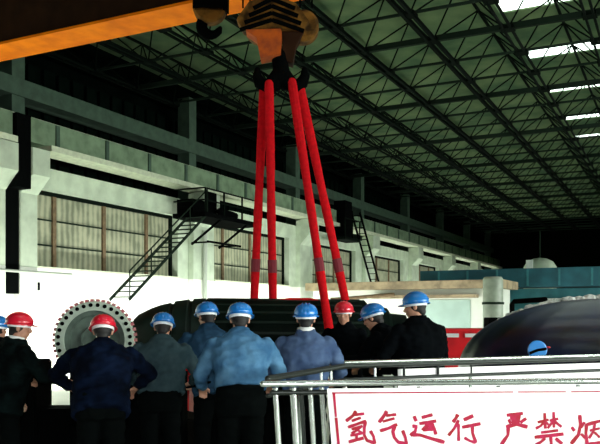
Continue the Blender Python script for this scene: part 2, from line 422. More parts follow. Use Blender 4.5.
# raised chevron stripes on the cheek plate
def strip(name, pts, wd, m, dd):
    f = MB()
    for a, b in zip(pts, pts[1:]):
        f.bar(B(*a, dd), B(*b, dd), .03, wd, up=Vector((0,0,1)))
    return f.build(name, m, r)
for j in range(4):
    strip('warning_stripe', [(240+4.5*j, 30-7.2*j+0), (272, 13-7*j+7), (304-3*j, 31-7.5*j)][0:3], .048, 'black', -.12)
for px in (243, 250, 257, 288, 300, 312): MB().tube([B(px, 8, .05), B(px, 0, .05) + Vector((0,0,1.93))], .013, 6).build('wire_rope', 'black', r)
MB().lathe(B(303, 24, .02), FWD, [(0, .04), (0, .17), (.05, .21), (.22, .21), (.27, .17), (.27, .04)], 28).build('sheave', 'brass', r, smooth='auto')
MB().lathe(B(262, 22, .10), FWD, [(0, .04), (0, .2), (.05, .25), (.22, .25), (.27, .2), (.27, .04)], 28).build('sheave', 'brass', r, smooth='auto')
plate([(246, 33), (281, 32), (282, 36), (281, 57), (261, 61), (257, 41)], .26, 'blockor', 'crosshead', -.05)
plate([(282, 34), (304, 34), (296, 48), (293, 66), (283, 62)], .2, 'brown', 'side_arm', .05)
MB().caps([B(279, 56), B(281, 70), B(281, 78)], [.10, .11, .13], 14).build('shank', 'black', r, smooth=True)
for sg in (-1, 1):                                # ramshorn hook prongs
    pts = [(281, 74), (281+sg*7, 83), (281+sg*15, 87), (281+sg*21, 83), (281+sg*24, 76), (281+sg*23.5, 70)]
    MB().caps([B(*p_) for p_ in pts], [.12, .12, .10, .085, .065, .04], 12).build('hook', 'black', r, smooth=True)

# red slings
def sling(label, top, bot, d1, extra=None, w=.115):
    r = thing('lifting_sling', label, 'sling', tuple(bot))
    top = Vector(top); bot = Vector(bot); n = 14
    pts = [top.lerp(bot, i/n) + Vector((0, 0, 0)) for i in range(n+1)]
    if extra: pts += [Vector(e_) for e_ in extra]
    MB().caps(pts, [w/2*(1+.06*math.sin(i*1.7)) for i in range(len(pts))], 10, sx=.6, ref=FWD).build('strap', 'sling', r, smooth=True)
    b0 = top.lerp(bot, .93)
    MB().tube([top.lerp(bot, .80), top.lerp(bot, .86)], w*.56, 10, sx=.72, ref=FWD).build('binding', 'slingdark', r)
    MB().tube([top.lerp(bot, .02), top.lerp(bot, .30)], w*.54, 10, sx=.66, ref=FWD).build('wear_sleeve', 'sling', r)
    return r
RC = 1.44; RR = .43                                # rotor centre height and radius
DR = 9.9
sling('leftmost red sling strand, hanging from the left hook prong', B(264, 84), at(254, DR+.25, py=302), 0)
sling('red sling strand second from left, hanging from the left hook prong', B(269, 84, -.1), at(273, DR+.2, py=303), 0)
sling('red sling strand third from left, hooked right prong and wrapped down the rotor front', B(292, 82, -.1), at(325, DR-.2, py=303), 0,
      extra=[at(328, DR-.44, py=322), at(331, DR-.50, py=345), at(331, DR-.40, py=365)])
sling('rightmost red sling strand, hanging from the right hook prong', B(299, 82), at(346, DR+.1, py=303), 0)
sg = thing('choker_sling', 'red sling lying along the top of the dark rotor', 'sling', tuple(at(300, DR, py=302)))
MB().caps([at(273, DR, py=302), at(290, DR, py=299.5), at(310, DR, py=299.5), at(326, DR, py=303), at(347, DR, py=302)], .035, 10, sx=.6, ref=(0,0,1)).build('strap', 'sling', sg, smooth=True)

# ============================================================= ROTOR, WHEEL, MACHINES
ax0 = at(128, DR, z=RC); ax1 = at(405, DR+.15, z=RC-.03); ax = (ax1-ax0).normalized(); L = (ax1-ax0).length
r = thing('generator_rotor', 'long dark generator rotor slung behind the crowd of workers', 'rotor', tuple(ax0.lerp(ax1, .5)))
MB().lathe(ax0, ax, [(1.0, .06), (1.0, RR-.02), (1.03, RR+.01), (L-.55, RR), (L-.52, RR-.03), (L-.52, .06)], 64).build('body', 'rotor', r, smooth='auto')
MB().lathe(ax0, ax, [(.08, .05), (.08, .16), (.14, .22), (.30, .30), (.42, .345), (.55, .375), (.56, .36), (.60, .36), (.61, .395), (.78, .42), (.80, .40), (.84, .40), (.85, .43), (1.0, .435), (1.0, .06)], 64).build('retaining_ring', 'rotor_ring', r, smooth='auto')
MB().lathe(ax0, ax, [(L-.52, .05), (L-.52, .37), (L-.25, .33), (L-.2, .26), (L, .24), (L, .05)], 48).build('end_coupling', 'rotor', r, smooth='auto')
MB().lathe(ax0, ax, [(-.25, .04), (-.25, .13), (.08, .13), (.08, .04)], 32).build('shaft', 'rotor_ring', r, smooth='auto')
g = MB()
for i in range(20):
    a = 2*PI*i/20; n_ = Vector((0,0,1))*math.cos(a) + ax.cross(Vector((0,0,1)))*math.sin(a)
    g.bar(ax0+ax*1.05+n_*(RR+.004), ax0+ax*(L-.6)+n_*(RR+.004), .03, .012, up=n_)
g.build('slot_wedge', 'rotor_ring', r)
# rotor supports
for px in (183, 372):
    c = at(px, DR, z=0); t = thing('support_stand', 'red painted steel stand under the left end of the rotor' if px < 200 else 'black steel stand under the right end of the rotor', 'stand', tuple(c), rz=YAW)
    MB().obox(c+Vector((0,0,.45)), RGT*.12, FWD*.3, Vector((0,0,.45))).build('post', 'redpaint' if px < 200 else 'black', t, bevel=.015)
    MB().obox(c+Vector((0,0,.05)), RGT*.3, FWD*.45, Vector((0,0,.05))).build('base', 'black', t, bevel=.01)
    MB().obox(c+Vector((0,0,.95)), RGT*.22, FWD*.34, Vector((0,0,.05))).build('saddle', 'redpaint' if px < 200 else 'black', t, bevel=.01)
tag(MB().obox(at(197, 9.08, z=.30), RGT*.62+Vector((0,0,-.16)), FWD*.3, Vector((0,0,.14))).build('timber_skid', 'wood', bevel=.015), 'dark timber skid lying tilted on the floor between two workers', 'timber')

r = thing('dark_filler', 'low black blocks added to darken the gaps behind the workers at left', 'skid', tuple(at(60, 8.7)), rz=YAW)  # added black blocks cover the bright floor, standing in for dimness
MB().obox(at(-8, 8.75, z=.57), RGT*.60, FWD*.28, Vector((0,0,.57))).build('cabinet', 'black', r, bevel=.02)  # plain filler block, part of the added dark mass
MB().obox(at(60, 8.75, z=.30), RGT*.25, FWD*.2, Vector((0,0,.30))).build('base', 'black', r, bevel=.02)
MB().obox(at(130, 8.6, z=.52), RGT*.62, FWD*.22, Vector((0,0,.52))).build('filler_block', 'black', r, bevel=.03)
r = thing('dark_filler', 'black block added to darken the gap behind the legs of the pale blue worker', 'skid', tuple(at(245, 8.7)), rz=YAW)  # another added black block, keeps the gap between the legs dark
MB().obox(at(262, 8.6, z=.52), RGT*.55, FWD*.22, Vector((0,0,.52))).build('base', 'black', r, bevel=.03)
# ring wheel
d = 9.1; C0 = at(95, d, py=340); nrm = (-FWD + RGT*.12).normalized(); R0 = 40*d/FP
r = thing('toothed_ring', 'pale round ring with bolt holes and reddish rim behind the red-helmeted worker', 'ring', (C0.x, C0.y, 0), rz=YAW)
MB().lathe(C0, nrm, [(-.1, R0*.74), (.06, R0*.74), (.06, R0*.95), (.03, R0*.97), (-.1, R0*.97)], 72, closed=True).build('flange', 'ringpale', r, smooth='auto')
MB().lathe(C0, nrm, [(-.06, .02), (-.02, .02), (-.02, R0*.30), (.02, R0*.30), (.02, R0*.34), (-.02, R0*.36), (-.02, R0*.60), (.015, R0*.62), (.015, R0*.74), (-.06, R0*.74)], 64).build('disc', 'disc', r, smooth='auto')
sa = nrm.cross(Vector((0,0,1))).normalized(); ua = sa.cross(nrm)
g = MB()
for i in range(46):
    a = 2*PI*i/46; dv = sa*math.cos(a)+ua*math.sin(a); tv = -sa*math.sin(a)+ua*math.cos(a)
    g.obox(C0 + dv*R0*.995 - nrm*.02, dv*R0*.03, tv*R0*.038, nrm*.06)
g.build('rim_teeth', 'pink', r)
for i in range(32):
    a = 2*PI*(i+.5)/32; dv = sa*math.cos(a)+ua*math.sin(a)
    MB().lathe(C0 + dv*R0*.875 + nrm*.055, nrm, [(0, .002), (0, .024), (.014, .024), (.018, .018), (.018, .002)], 10).build('bolt', 'black', r)
MB().obox((C0.x, C0.y, (C0.z-R0)/2), RGT*.16, FWD*.12, Vector((0,0,(C0.z-R0)/2+.03))).build('pedestal', 'rotor', r, bevel=.01)

# red machine box
c = at(470, 12.5, z=0)
r = thing('red_machine_frame', 'red painted steel machine frame behind the black-jacketed worker', 'machine', tuple(c), rz=YAW)
MB().obox(c+Vector((0,0,.90)), RGT*.95, FWD*.5, Vector((0,0,.53))).build('body', 'redpaint', r, bevel=.02)
for x0 in (-.62, -.1, .42):
    MB().obox(c+RGT*(x0+.12)-FWD*.51+Vector((0,0,1.33)), RGT*.21, FWD*.012, Vector((0,0,.03))).build('white_highlight', 'whitepaint', r)  # white strips paint the highlights along the top of the box
MB().obox(c+Vector((0,0,.2)), RGT*1.0, FWD*.55, Vector((0,0,.2))).build('skid', 'black', r, bevel=.01)
MB().obox(c-FWD*.5+Vector((0,0,1.40)), RGT*.97, FWD*.03, Vector((0,0,.03))).build('top_rim', 'redpaint', r, bevel=.005)
MB().obox(c+RGT*.55+Vector((0,0,1.52)), RGT*.28, FWD*.2, Vector((0,0,.09))).build('terminal_box', 'black', r, bevel=.01)

# tarpaulin-covered dome machine at right
d = 9.6; k = d/FP; c = at(612, d, z=0)
r = thing('covered_machine', 'large domed machine under shiny blue-black cover at right', 'machine', tuple(c), rz=YAW)
rx, rz_ = 150*k, 1.86-1.0
rings = []
for i in range(0, 15):
    a = PI/2*i/14; rr = math.cos(a)**.9 if i < 14 else .015; z = 1.0 + rz_*math.sin(a)
    ring = []
    for j in range(72):
        b = 2*PI*j/72; wob = 1 + .012*math.sin(9*b+3*a) + .008*math.sin(23*b)
        ring.append(c + RGT*rx*rr*wob*math.cos(b) + FWD*1.35*rr*wob*math.sin(b) + Vector((0,0,z)))
    rings.append(ring)
rings.insert(0, [Vector((v.x, v.y, .02)) for v in rings[0]])
MB().loft(rings).build('cover', 'tarp', r, smooth=True)
# crumpled pale plastic along crest
g = MB()
for j in range(46):
    t = j/45; a = math.radians(168 - 92*t)
    px = 612 + 150*math.cos(a)*1.0; z = 1.0 + rz_*math.sin(a)
    if t < .32: continue
    p_ = at(px, d+.28, z=z-.01)
    g.ball(p_ + Vector((0,0,random.uniform(0,.03))), (random.uniform(.06,.11), random.uniform(.05,.09), random.uniform(.03,.07)), 7, 4)
g.build('crumpled_sheet', 'foil', r)
# blue round badge fixed to the front of the cover, on a short bracket plate
bp = at(537, 9.6-1.18, py=350)
MB().lathe(bp, -FWD, [(0, .01), (0, .105), (.02, .105), (.025, .09), (.025, .01)], 28).build('badge', 'badge', r)
f = MB()
for (a_, b_) in (((-.09, -.035), (0, 0)), ((0, 0), (.095, .015))):
    f.bar(bp-FWD*.03+RGT*a_[0]+Vector((0,0,a_[1])), bp-FWD*.03+RGT*b_[0]+Vector((0,0,b_[1])), .008, .03)
f.build('badge_stripe', 'black', r)
MB().ball(bp+RGT*.125+Vector((0,0,.03))-FWD*.0, (.024, .015, .012), 8, 5).build('badge_tab', 'redpaint', r)
MB().obox(bp+RGT*.04+FWD*.14, RGT*.05, FWD*.14, Vector((0,0,.05))).build('badge_bracket', 'black', r)

# black bent pipe beside dome
tag(MB().caps([at(512, 13.7, z=.0), at(512, 13.7, py=304), at(514, 13.7, py=301.5), at(545, 13.4, py=299.5)], .045, 10).build('bent_pipe', 'black', smooth=True), 'black bent pipe standing behind the domed machine', 'pipe')

# far cabin
YC = 28.0
r = thing('low_cabin', 'low white cabin with tan roof fascia in the far background', 'cabin', (-9, YC, 0))
MB().box((-13.3, YC, 0), (-5.9, YC+2.2, 2.62)).build('wall', 'plaster', r)
MB().box((-13.4, YC-.55, 2.62), (-5.6, YC+2.3, 2.92)).build('fascia', 'beige', r, bevel=.01)
MB().box((-10.6, YC-.5, 2.28), (-6.6, YC, 2.40)).build('canopy', 'beige', r)
MB().box((-9.1, YC-.06, .1), (-6.9, YC, 2.22)).build('door', 'aqua', r)
MB().tube([(-12.2, YC-.7, 2.25), (-9.6, YC-.7, 2.42)], .07, 10).build('orange_tube', 'mullion', r)
c = at(493, 25.5, z=0)
r = thing('round_tank', 'grey green upright round tank between cabin and teal partition', 'tank', tuple(c))
MB().lathe(c, (0,0,1), [(0, .05), (0, .33), (2.85, .33), (2.92, .28), (2.92, .05)], 32).build('shell', 'greycol', r, smooth='auto')
MB().lathe(c, (0,0,1), [(2.0, .32), (2.0, .36), (2.08, .36), (2.08, .32)], 32, closed=True).build('hoop', 'steel_gr', r)
YT = 31.5
r = thing('teal_partition', 'long teal steel partition wall crossing the hall at right background', 'partition', (-3, YT, 0))
MB().box((-9.6, YT, 0), (5, YT+.6, 2.7)).build('panel', 'teal2', r)
MB().box((-9.8, YT-.35, 2.75), (5.2, YT+.9, 3.50)).build('fascia', 'teal', r)
g = MB(); x = -9.0
while x < 5: g.box((x-.04, YT-.38, 2.8), (x+.04, YT-.35, 3.46)); x += 1.2
g.build('rib', 'teal2', r)
MB().box((-4.9, YT-.5, 0), (4, YT-.1, 2.30)).build('lower_cladding', 'foil', r)
c = at(540, 36, z=0)
r = thing('domed_vent', 'pale domed vent unit with thin mast above the teal partition', 'vent', tuple(c))
MB().lathe(c, (0,0,1), [(0, .05), (0, .75), (3.9, .75), (4.15, .6), (4.3, .3), (4.34, .05)], 24).build('drum', 'concrete', r, smooth='auto')
MB().tube([c+Vector((0,0,4.3)), c+Vector((0,0,5.6))], .03, 6).build('mast', 'steel_gr', r)
MB().box((c.x-.5, c.y-.8, 3.6), (c.x-.2, c.y-.7, 4.2)).build('vent_plate', 'whitepaint', r)

# ============================================================= BARRIERS AND SIGN
ZR = 1.20
def rail_d(px): return 5.0 + (px-262)/338*.22
def fence_pt(px, z): 
    return at(px, rail_d(px), z=z)
r = thing('steel_barrier', 'polished steel tube barrier in the foreground carrying the white sign', 'barrier', tuple(fence_pt(450, 0)))
MB().caps([fence_pt(263, ZR), fence_pt(700, ZR)], .021, 14).build('top_rail', 'steel', r, smooth=True)
MB().caps([fence_pt(272, ZR-.06)+FWD*.02, fence_pt(700, ZR-.06)+FWD*.02], .017, 10).build('second_rail', 'darktube', r, smooth=True)
MB().caps([fence_pt(300, .14), fence_pt(700, .14)], .018, 10).build('bottom_rail', 'steel', r, smooth=True)
for px, rad, dx in ((275, .018, 0), (293, .024, 0), (310, .018, 0), (321.5, .017, 0), (345, .018, 0), (420, .018, 0), (500, .018, 0), (580, .018, 0), (680, .018, 0)):
    MB().tube([fence_pt(px, ZR-.03)+FWD*.03, fence_pt(px+11, .0)+FWD*.03], rad, 12).build('post', 'steel', r, smooth='auto')
MB().tube([fence_pt(301, ZR-.03)+FWD*.05, fence_pt(311, .0)+FWD*.05], .014, 10).build('post', 'darktube', r)
# back barrier around the enclosure
def bd(px):
    if px < 345: return 5.35 + (px-265)/80*1.4
    return 6.75 + (px-345)/255*1.25
r = thing('steel_barrier', 'second steel tube barrier behind the sign, with a short double top rail', 'barrier', tuple(at(450, bd(450), z=0)))
def bpnt(px, z, off=0): return at(px, bd(px)+off, z=z)
MB().caps([bpnt(268, ZR), bpnt(345, ZR), bpnt(700, ZR)], .024, 12).build('top_rail', 'darktube', r, smooth=True)
MB().caps([bpnt(345, ZR+.033), bpnt(700, ZR+.033)], .014, 10).build('top_rail_highlight', 'steel', r, smooth=True)  # pale tube added as the bright highlight on top of the dark rail
MB().caps([bpnt(268, ZR-.12), bpnt(345, ZR-.12), bpnt(700, ZR-.12)], .016, 10).build('lower_rail', 'darktube', r, smooth=True)
for px in (321, 331, 375, 404, 438, 471, 504, 540, 574, 610, 650, 690):
    MB().tube([bpnt(px, ZR), bpnt(px, ZR-.12)], .013, 8).build('spacer', 'steel' if px < 400 else 'darktube', r)
for px in (300, 345, 395, 470, 545, 620, 690):
    MB().tube([bpnt(px, ZR-.12), bpnt(px, 0)], .019, 10).build('post', 'steel', r)
bb = MB(); A, Bp = bpnt(398, 0, .05), bpnt(700, 0, .05); 
bb.bar(A+Vector((0,0,.70)), Bp+Vector((0,0,.70)), .012, .90)
tag(bb.build('backing_board', 'board'), 'plain white board fixed to the rear barrier behind the sign', 'board')

# sign
SD = .07
def sp(px, py, off=0.0):
    dd = rail_d(px) - .05 - off
    return at(px, dd, py=py)
r = thing('warning_sign', 'white sign with red border and red Chinese characters on the front barrier', 'sign', tuple(sp(460, 480)))
def poly_plate(mb, pts, front, back):
    n = len(pts); fr = [sp(x, y, front) for x, y in pts]; bk = [sp(x, y, back) for x, y in pts]
    mb.add(fr+bk, [tuple(range(n)), tuple(reversed(range(n, 2*n)))] + [(i, (i+1) % n, n+(i+1) % n, n+i) for i in range(n)])
mb = MB(); poly_plate(mb, [(327, 388.6), (690, 385.8), (690, 487), (335, 487)], 0, -.012); mb.build('board', 'board', r)
def ribbon(mb, pts, ws, f=.004, b=-.001):
    pts = [Vector((p[0], p[1], 0)) for p in pts]; n = len(pts); Lf = []; Rt = []
    for i in range(n):
        t = (pts[min(i+1, n-1)] - pts[max(i-1, 0)]).normalized(); nn = Vector((-t.y, t.x, 0)); w = ws[i]/2
        Lf.append(pts[i]+nn*w); Rt.append(pts[i]-nn*w)
    for i in range(n-1):
        poly_plate(mb, [(p.x, p.y) for p in (Lf[i], Lf[i+1], Rt[i+1], Rt[i])], f, b)
mb = MB()
ribbon(mb, [(332, 393), (513.5, 392)], [1.5, 1.2]); ribbon(mb, [(518, 392), (566, 391.8)], [1.2, 1.2]); ribbon(mb, [(571, 391.8), (680, 391)], [1.2, 1.2])
ribbon(mb, [(333.8, 392.4), (336.0, 417)], [2.8, 2.2]); ribbon(mb, [(336.1, 417.5), (338.8, 446), (341.5, 480)], [3.0, 2.8, 2.6])
ribbon(mb, [(341, 480), (680, 480)], [2.0, 1.6]); mb.build('red_border', 'signred', r)

def glyph(base, strokes):
    mb = MB()
    for i, (wd, pts) in enumerate(strokes):
        P = [(base[0]+x/6, base[1]+y/6) for x, y in pts]
        # brush taper: heavier ends
        n = len(P); Q = []; 
        for a, b in zip(P, P[1:]):
            for t in (0, .25, .5, .75): Q.append((a[0]+(b[0]-a[0])*t, a[1]+(b[1]-a[1])*t))
        Q.append(P[-1]); m_ = len(Q)
        ws = [1.25*wd/6*(1.12 - .35*math.sin(PI*j/(m_-1)) + (.1*(random.random()-.5))) for j in range(m_)]
        ws[0] *= .65; ws[-1] *= .7
        ribbon(mb, Q, ws, f=.004+.00015*i)
    return mb.build('character', 'signred', r)
G1 = (325, 380); G2 = (400, 380); G3 = (500, 380)
glyph(G1, [(19, [(187,186),(168,214),(126,247)]), (17, [(174,210),(236,202)]), (16, [(160,246),(216,226)]),
    (17, [(138,284),(200,262),(248,246)]), (17, [(243,246),(236,290),(236,330),(252,362),(300,380)]), (17, [(300,384),(292,340),(272,304)]),
    (16, [(160,296),(226,276)]), (15, [(218,278),(188,304),(158,322)]), (14, [(184,292),(222,318)]),
    (16, [(152,334),(228,318)]), (17, [(189,322),(190,360)]), (20, [(142,372),(232,348)])])
glyph(G1, [(20, [(372,186),(352,218),(324,255)]), (17, [(366,214),(428,207)]), (16, [(346,250),(418,230)]),
    (19, [(330,306),(380,290),(434,266)]), (20, [(420,272),(408,310),(416,345),(440,372),(492,388)]), (18, [(490,390),(484,350),(466,302)])])
glyph(G2, [(20, [(84,216),(98,248)]), (19, [(74,278),(98,276),(92,308),(62,334)]), (20, [(68,328),(120,330),(190,352),(268,374)]),
    (20, [(130,226),(196,208)]), (20, [(116,262),(218,246)]), (16, [(174,258),(150,282),(134,302)]), (20, [(138,300),(206,294)]), (18, [(192,262),(206,292),(216,328)]), (26, [(150,276),(204,270)])])
glyph(G2, [(20, [(348,206),(336,228),(318,254)]), (17, [(352,240),(326,290),(290,334)]), (17, [(350,262),(352,312),(352,366)]),
    (22, [(382,240),(440,214)]), (20, [(372,284),(484,262)]), (19, [(434,272),(436,320),(456,378)]), (16, [(456,376),(420,366),(386,346)])])
glyph(G3, [(20, [(40,212),(138,200)]), (24, [(74,216),(86,272)]), (22, [(116,208),(104,270)]), (30, [(60,222),(120,216)]), (18, [(94,218),(94,262)]),
    (18, [(52,236),(66,262)]), (19, [(158,230),(122,256)]), (21, [(36,282),(100,266),(166,282)]), (20, [(50,284),(48,330),(8,388)])])
glyph(G3, [(16, [(226,254),(292,238)]), (17, [(268,198),(272,292)]), (15, [(266,250),(244,276),(214,292)]), (14, [(276,254),(300,276)]),
    (16, [(298,244),(350,232)]), (17, [(322,192),(324,286)]), (15, [(318,248),(286,290)]), (17, [(328,248),(370,282)]),
    (17, [(246,316),(350,302)]), (21, [(208,344),(382,324)]), (18, [(304,336),(310,400),(286,412)]), (17, [(272,348),(246,372),(212,392)]), (20, [(334,350),(374,384)])])
glyph(G3, [(18, [(430,282),(448,306)]), (20, [(478,210),(484,270),(470,330),(426,384)]), (16, [(508,252),(486,286)]), (17, [(486,322),(514,350)]),
    (19, [(520,262),(516,320),(524,396)]), (18, [(520,268),(600,246),(624,250),(620,396)]), (15, [(538,304),(600,290)]), (15, [(570,262),(560,310),(534,350)]), (15, [(566,312),(600,346)]), (18, [(520,386),(620,372)])])

# ============================================================= PEOPLE
dg_cache = []
def remesh(mb, name, voxel, m, parent, smooth_it=4, wrinkle=0.0, wscale=6.0, seed=0):
    me = bpy.data.meshes.new('tmp'); me.from_pydata([tuple(v) for v in mb.v], [], mb.f)
    bm = bmesh.new(); bm.from_mesh(me); bmesh.ops.recalc_face_normals(bm, faces=bm.faces); bm.to_mesh(me); bm.free()
    o = bpy.data.objects.new('tmp', me); COL.objects.link(o)
    rm = o.modifiers.new('r', 'REMESH'); rm.mode = 'VOXEL'; rm.voxel_size = voxel
    sm = o.modifiers.new('s', 'SMOOTH'); sm.factor = .5; sm.iterations = smooth_it
    bpy.context.view_layer.update()
    ev = o.evaluated_get(bpy.context.evaluated_depsgraph_get())
    nm = bpy.data.meshes.new_from_object(ev); nm.name = name
    bpy.data.objects.remove(o); bpy.data.meshes.remove(me)
    if wrinkle:
        off = Vector((seed*3.1, seed*1.7, 0))
        ns = [v.normal.copy() for v in nm.vertices]
        for v, n_ in zip(nm.vertices, ns):
            p_ = v.co; q_ = Vector((p_.x*wscale, p_.y*wscale, p_.z*wscale*1.7)) + off
            a = 1 - abs(noise.noise(q_))*2
            b = noise.noise(q_*2.3)
            v.co = p_ + n_*wrinkle*(a*.8 + b*.6 - .3)
    for p_ in nm.polygons: p_.use_smooth = True
    nm.materials.clear(); nm.materials.append(M[m])
    ob = bpy.data.objects.new(name, nm); COL.objects.link(ob); ob.parent = parent
    return ob

def ell(c, rx, ry, up, fw, rt, n=20, p=2.3):
    out = []
    for k in range(n):
        a = 2*PI*k/n; ca, sa_ = math.cos(a), math.sin(a)
        x = math.copysign(abs(ca)**(2/p), ca)*rx; y = math.copysign(abs(sa_)**(2/p), sa_)*ry
        out.append(c + rt*x + fw*y)
    return out

def person(label, px, ytop, d, turn, jacket, helm, lean=10, head_pitch=0, head_turn=0, arms=None, trouser='trouser', build=1.0, hem=-.02, collar=None, seed=0, twist=0):
    """turn: degrees anticlockwise from facing directly away from the camera"""
    Ld = math.radians(lean)
    up = Vector((0, math.sin(Ld), math.cos(Ld))); rt = Vector((1,0,0)); fw = Vector((0, math.cos(Ld), -math.sin(Ld)))
    pel = Vector((0, 0, .93))
    sh = pel + up*.50; nk = pel + up*.56
    hl = Ld*.45 + math.radians(head_pitch)
    hup = Vector((0, math.sin(hl), math.cos(hl)))
    hc = nk + hup*.130 + Vector((0, .02, 0))
    top = hc + hup*.142
    yaw = YAW + math.radians(turn)
    ztop = EYE + (HORIZ - ytop)*d/FP
    s = ztop / top.z
    hw = at(px, d, z=0)
    R = Matrix.Rotation(yaw, 3, 'Z')
    off = R @ Vector((hc.x, hc.y, 0)) * s
    root = thing('person', label, 'person', (hw.x-off.x, hw.y-off.y, 0), rz=yaw)
    root.scale = (s, s, s); root['_loc'] = 1
    # --- arm chains
    arms = arms or [((-.35, .25, -.9), (.1, .9, -.35)), ((.35, .25, -.9), (-.1, .9, -.35))]
    chains = []
    for sg, (u_, l_) in zip((-1, 1), arms):
        S_ = sh + rt*sg*.185*build - up*.035
        E_ = S_ + Vector(u_).normalized()*.29; W_ = E_ + Vector(l_).normalized()*.245
        chains.append((sg, S_, E_, W_, Vector(l_).normalized()))
    # --- body: one continuous mesh
    b = MB()
    rings = []
    for t, rx, ry in ((-.10,.15,.10), (-.02,.165,.115), (.10,.15,.105), (.22,.15,.105), (.35,.175,.12), (.45,.165,.105), (.51,.12,.085), (.55,.06,.06)):
        rings.append(ell(pel+up*t, rx*build, ry*build, up, fw, rt))
    b.loft(rings)
    b.caps([nk - up*.06, hc - hup*.05], [.062, .058], 14)
    Rh = Matrix.Rotation(math.radians(head_turn), 3, 'Z')
    hf = Rh @ Vector((0, math.cos(hl), -math.sin(hl))); hr = hf.cross(hup).normalized(); 
    def H(x, y, z): return hc + hr*x + hf*y + hup*z
    def hball(mb, cx, cy, cz, rx, ry, rz2, n=14, m=9):
        t = MB().ball((0,0,0), (rx, ry, rz2), n, m); mb.add([H(cx+v.x, cy+v.y, cz+v.z) for v in t.v], t.f)
    hball(b, 0, 0, .035, .076, .095, .10); hball(b, 0, .028, -.035, .062, .070, .085)   # skull, face
    hball(b, 0, .052, -.095, .032, .032, .025)                                          # chin
    b.caps([H(0, .092, .018), H(0, .112, -.022)], [.010, .017], 8)                        # nose
    hball(b, 0, .088, .030, .045, .014, .010); hball(b, 0, .092, -.058, .024, .010, .010)  # brow, mouth mound
    for sg in (-1, 1): hball(b, sg*.078, -.006, -.005, .010, .020, .032); hball(b, sg*.042, .07, -.02, .020, .016, .016)
    for sg, S_, E_, W_, ld in chains:
        b.caps([S_, S_.lerp(E_, .5), E_, E_.lerp(W_, .35), W_], [.052, .047, .038, .040, .027], 12)
        # hand: palm and five curled fingers
        side = ld.cross(Vector((0,0,1))); side = (side if side.length > .1 else Vector((1,0,0))).normalized()
        nrm_ = side.cross(ld).normalized()
        if nrm_.z > 0: nrm_ = -nrm_                       # palm side points down
        palm = MB().ball((0,0,0), (1,1,1), 10, 7)
        pc = W_ + ld*.055
        b.add([pc + ld*v.y*.058 + side*v.x*.043 + nrm_*v.z*.019 for v in palm.v], palm.f)
        b.caps([W_, pc], [.026, .024], 10)
        for q_, (o_, ln) in enumerate(((-.031, .058), (-.011, .068), (.010, .072), (.030, .066))):
            p0 = pc + ld*.030 + side*o_; p1 = p0 + ld*(ln*.5+.015) + nrm_*.006; p2 = p1 + ld*ln*.28 + nrm_*ln*.32; p3 = p2 + ld*.004 + nrm_*ln*.30
            b.caps([p0, p1, p2, p3], [.0098, .0092, .0085, .0075], 8)
        th = pc - ld*.012 - side*sg*.034
        b.caps([th, th - side*sg*.024 + ld*.022 + nrm_*.008, th - side*sg*.024 + ld*.050 + nrm_*.020], [.014, .011, .009], 8)
    for sg in (-1, 1):
        hp = Vector((sg*.085, 0, .90)); kn = Vector((sg*.105, .035, .50)); an = Vector((sg*.12, -.02, .085))
        b.caps([hp, hp.lerp(kn, .5), kn, kn.lerp(an, .35), an], [.088, .078, .056, .058, .038], 14)
        b.caps([an + Vector((0,-.02,-.035)), an + Vector((sg*.01, .11, -.045)), an + Vector((sg*.015, .16, -.05))], [.036, .034, .028], 10)
    remesh(b, 'body', .0085, 'skin', root, 3)
    # --- eyes and mouth, ears of hair
    for sg in (-1, 1):
        e_ = MB(); hball(e_, sg*.031, .086, .010, .011, .009, .006, 10, 6); e_.build('eye', 'eye', root, smooth=True)
    e_ = MB(); hball(e_, 0, .099, -.056, .021, .006, .005, 10, 5); e_.build('mouth', 'lip', root, smooth=True)
    hm = MB(); hball(hm, 0, -.014, .025, .083, .090, .095, 18, 12)
    hm.v = [v for v in hm.v]; hball(hm, 0, -.055, -.045, .055, .040, .045, 12, 8)
    remesh(hm, 'hair', .009, 'hair', root, 2)
    # --- jacket
    j = MB(); rings = []
    for t, rx, ry in ((hem-.10,.185,.135), (hem-.06,.190,.138), *([(.08,.185,.135)] if hem < .1 else []), (.24,.188,.138), (.33,.208,.145), (.43,.205,.130), (.505,.165,.110), (.55,.110,.088), (.59,.074,.072)):
        rings.append(ell(pel+up*t, rx*build, ry*build, up, fw, rt))
    j.loft(rings)
    for sg, S_, E_, W_, ld in chains:
        j.caps([S_, S_.lerp(E_, .5), E_, E_.lerp(W_, .5)], [.070, .070, .062, .056], 14)
        j.tube([E_, E_.lerp(W_, .5), W_], [.060, .054, .046], 14)
    remesh(j, 'jacket', .013, jacket, root, 4, wrinkle=.016, wscale=7, seed=seed)
    c_ = MB()
    c_.lathe(pel+up*.555, up, [(0, .078), (0, .092), (.055, .080), (.055, .068)], 24, closed=True)
    c_.build('collar', collar or jacket, root, smooth=True)
    # --- trousers
    t_ = MB(); t_.loft([ell(Vector((0,0,z)), rx*max(1,build), ry*max(1,build)*1.03, None, Vector((0,1,0)), rt) for z, rx, ry in ((.80,.17,.115),(.88,.18,.125),(.96,.172,.12),(1.02,.165,.115))])
    t_.loft([ell(pel+up*t, rx*build, ry*build, up, fw, rt) for t, rx, ry in ((-.06,.174,.124),(.06,.162,.114),(.16,.150,.100),(.25,.150,.100))])
    for sg in (-1, 1):
        hp = Vector((sg*.085, 0, .90)); kn = Vector((sg*.105, .035, .50)); an = Vector((sg*.12, -.02, .085))
        t_.caps([hp, hp.lerp(kn, .5), kn], [.105, .098, .082], 16); t_.tube([kn, kn.lerp(an, .5), an], [.082, .078, .076], 16)
    remesh(t_, 'trousers', .015, trouser, root, 4, wrinkle=.012, wscale=6, seed=seed+5)
    bt = MB()
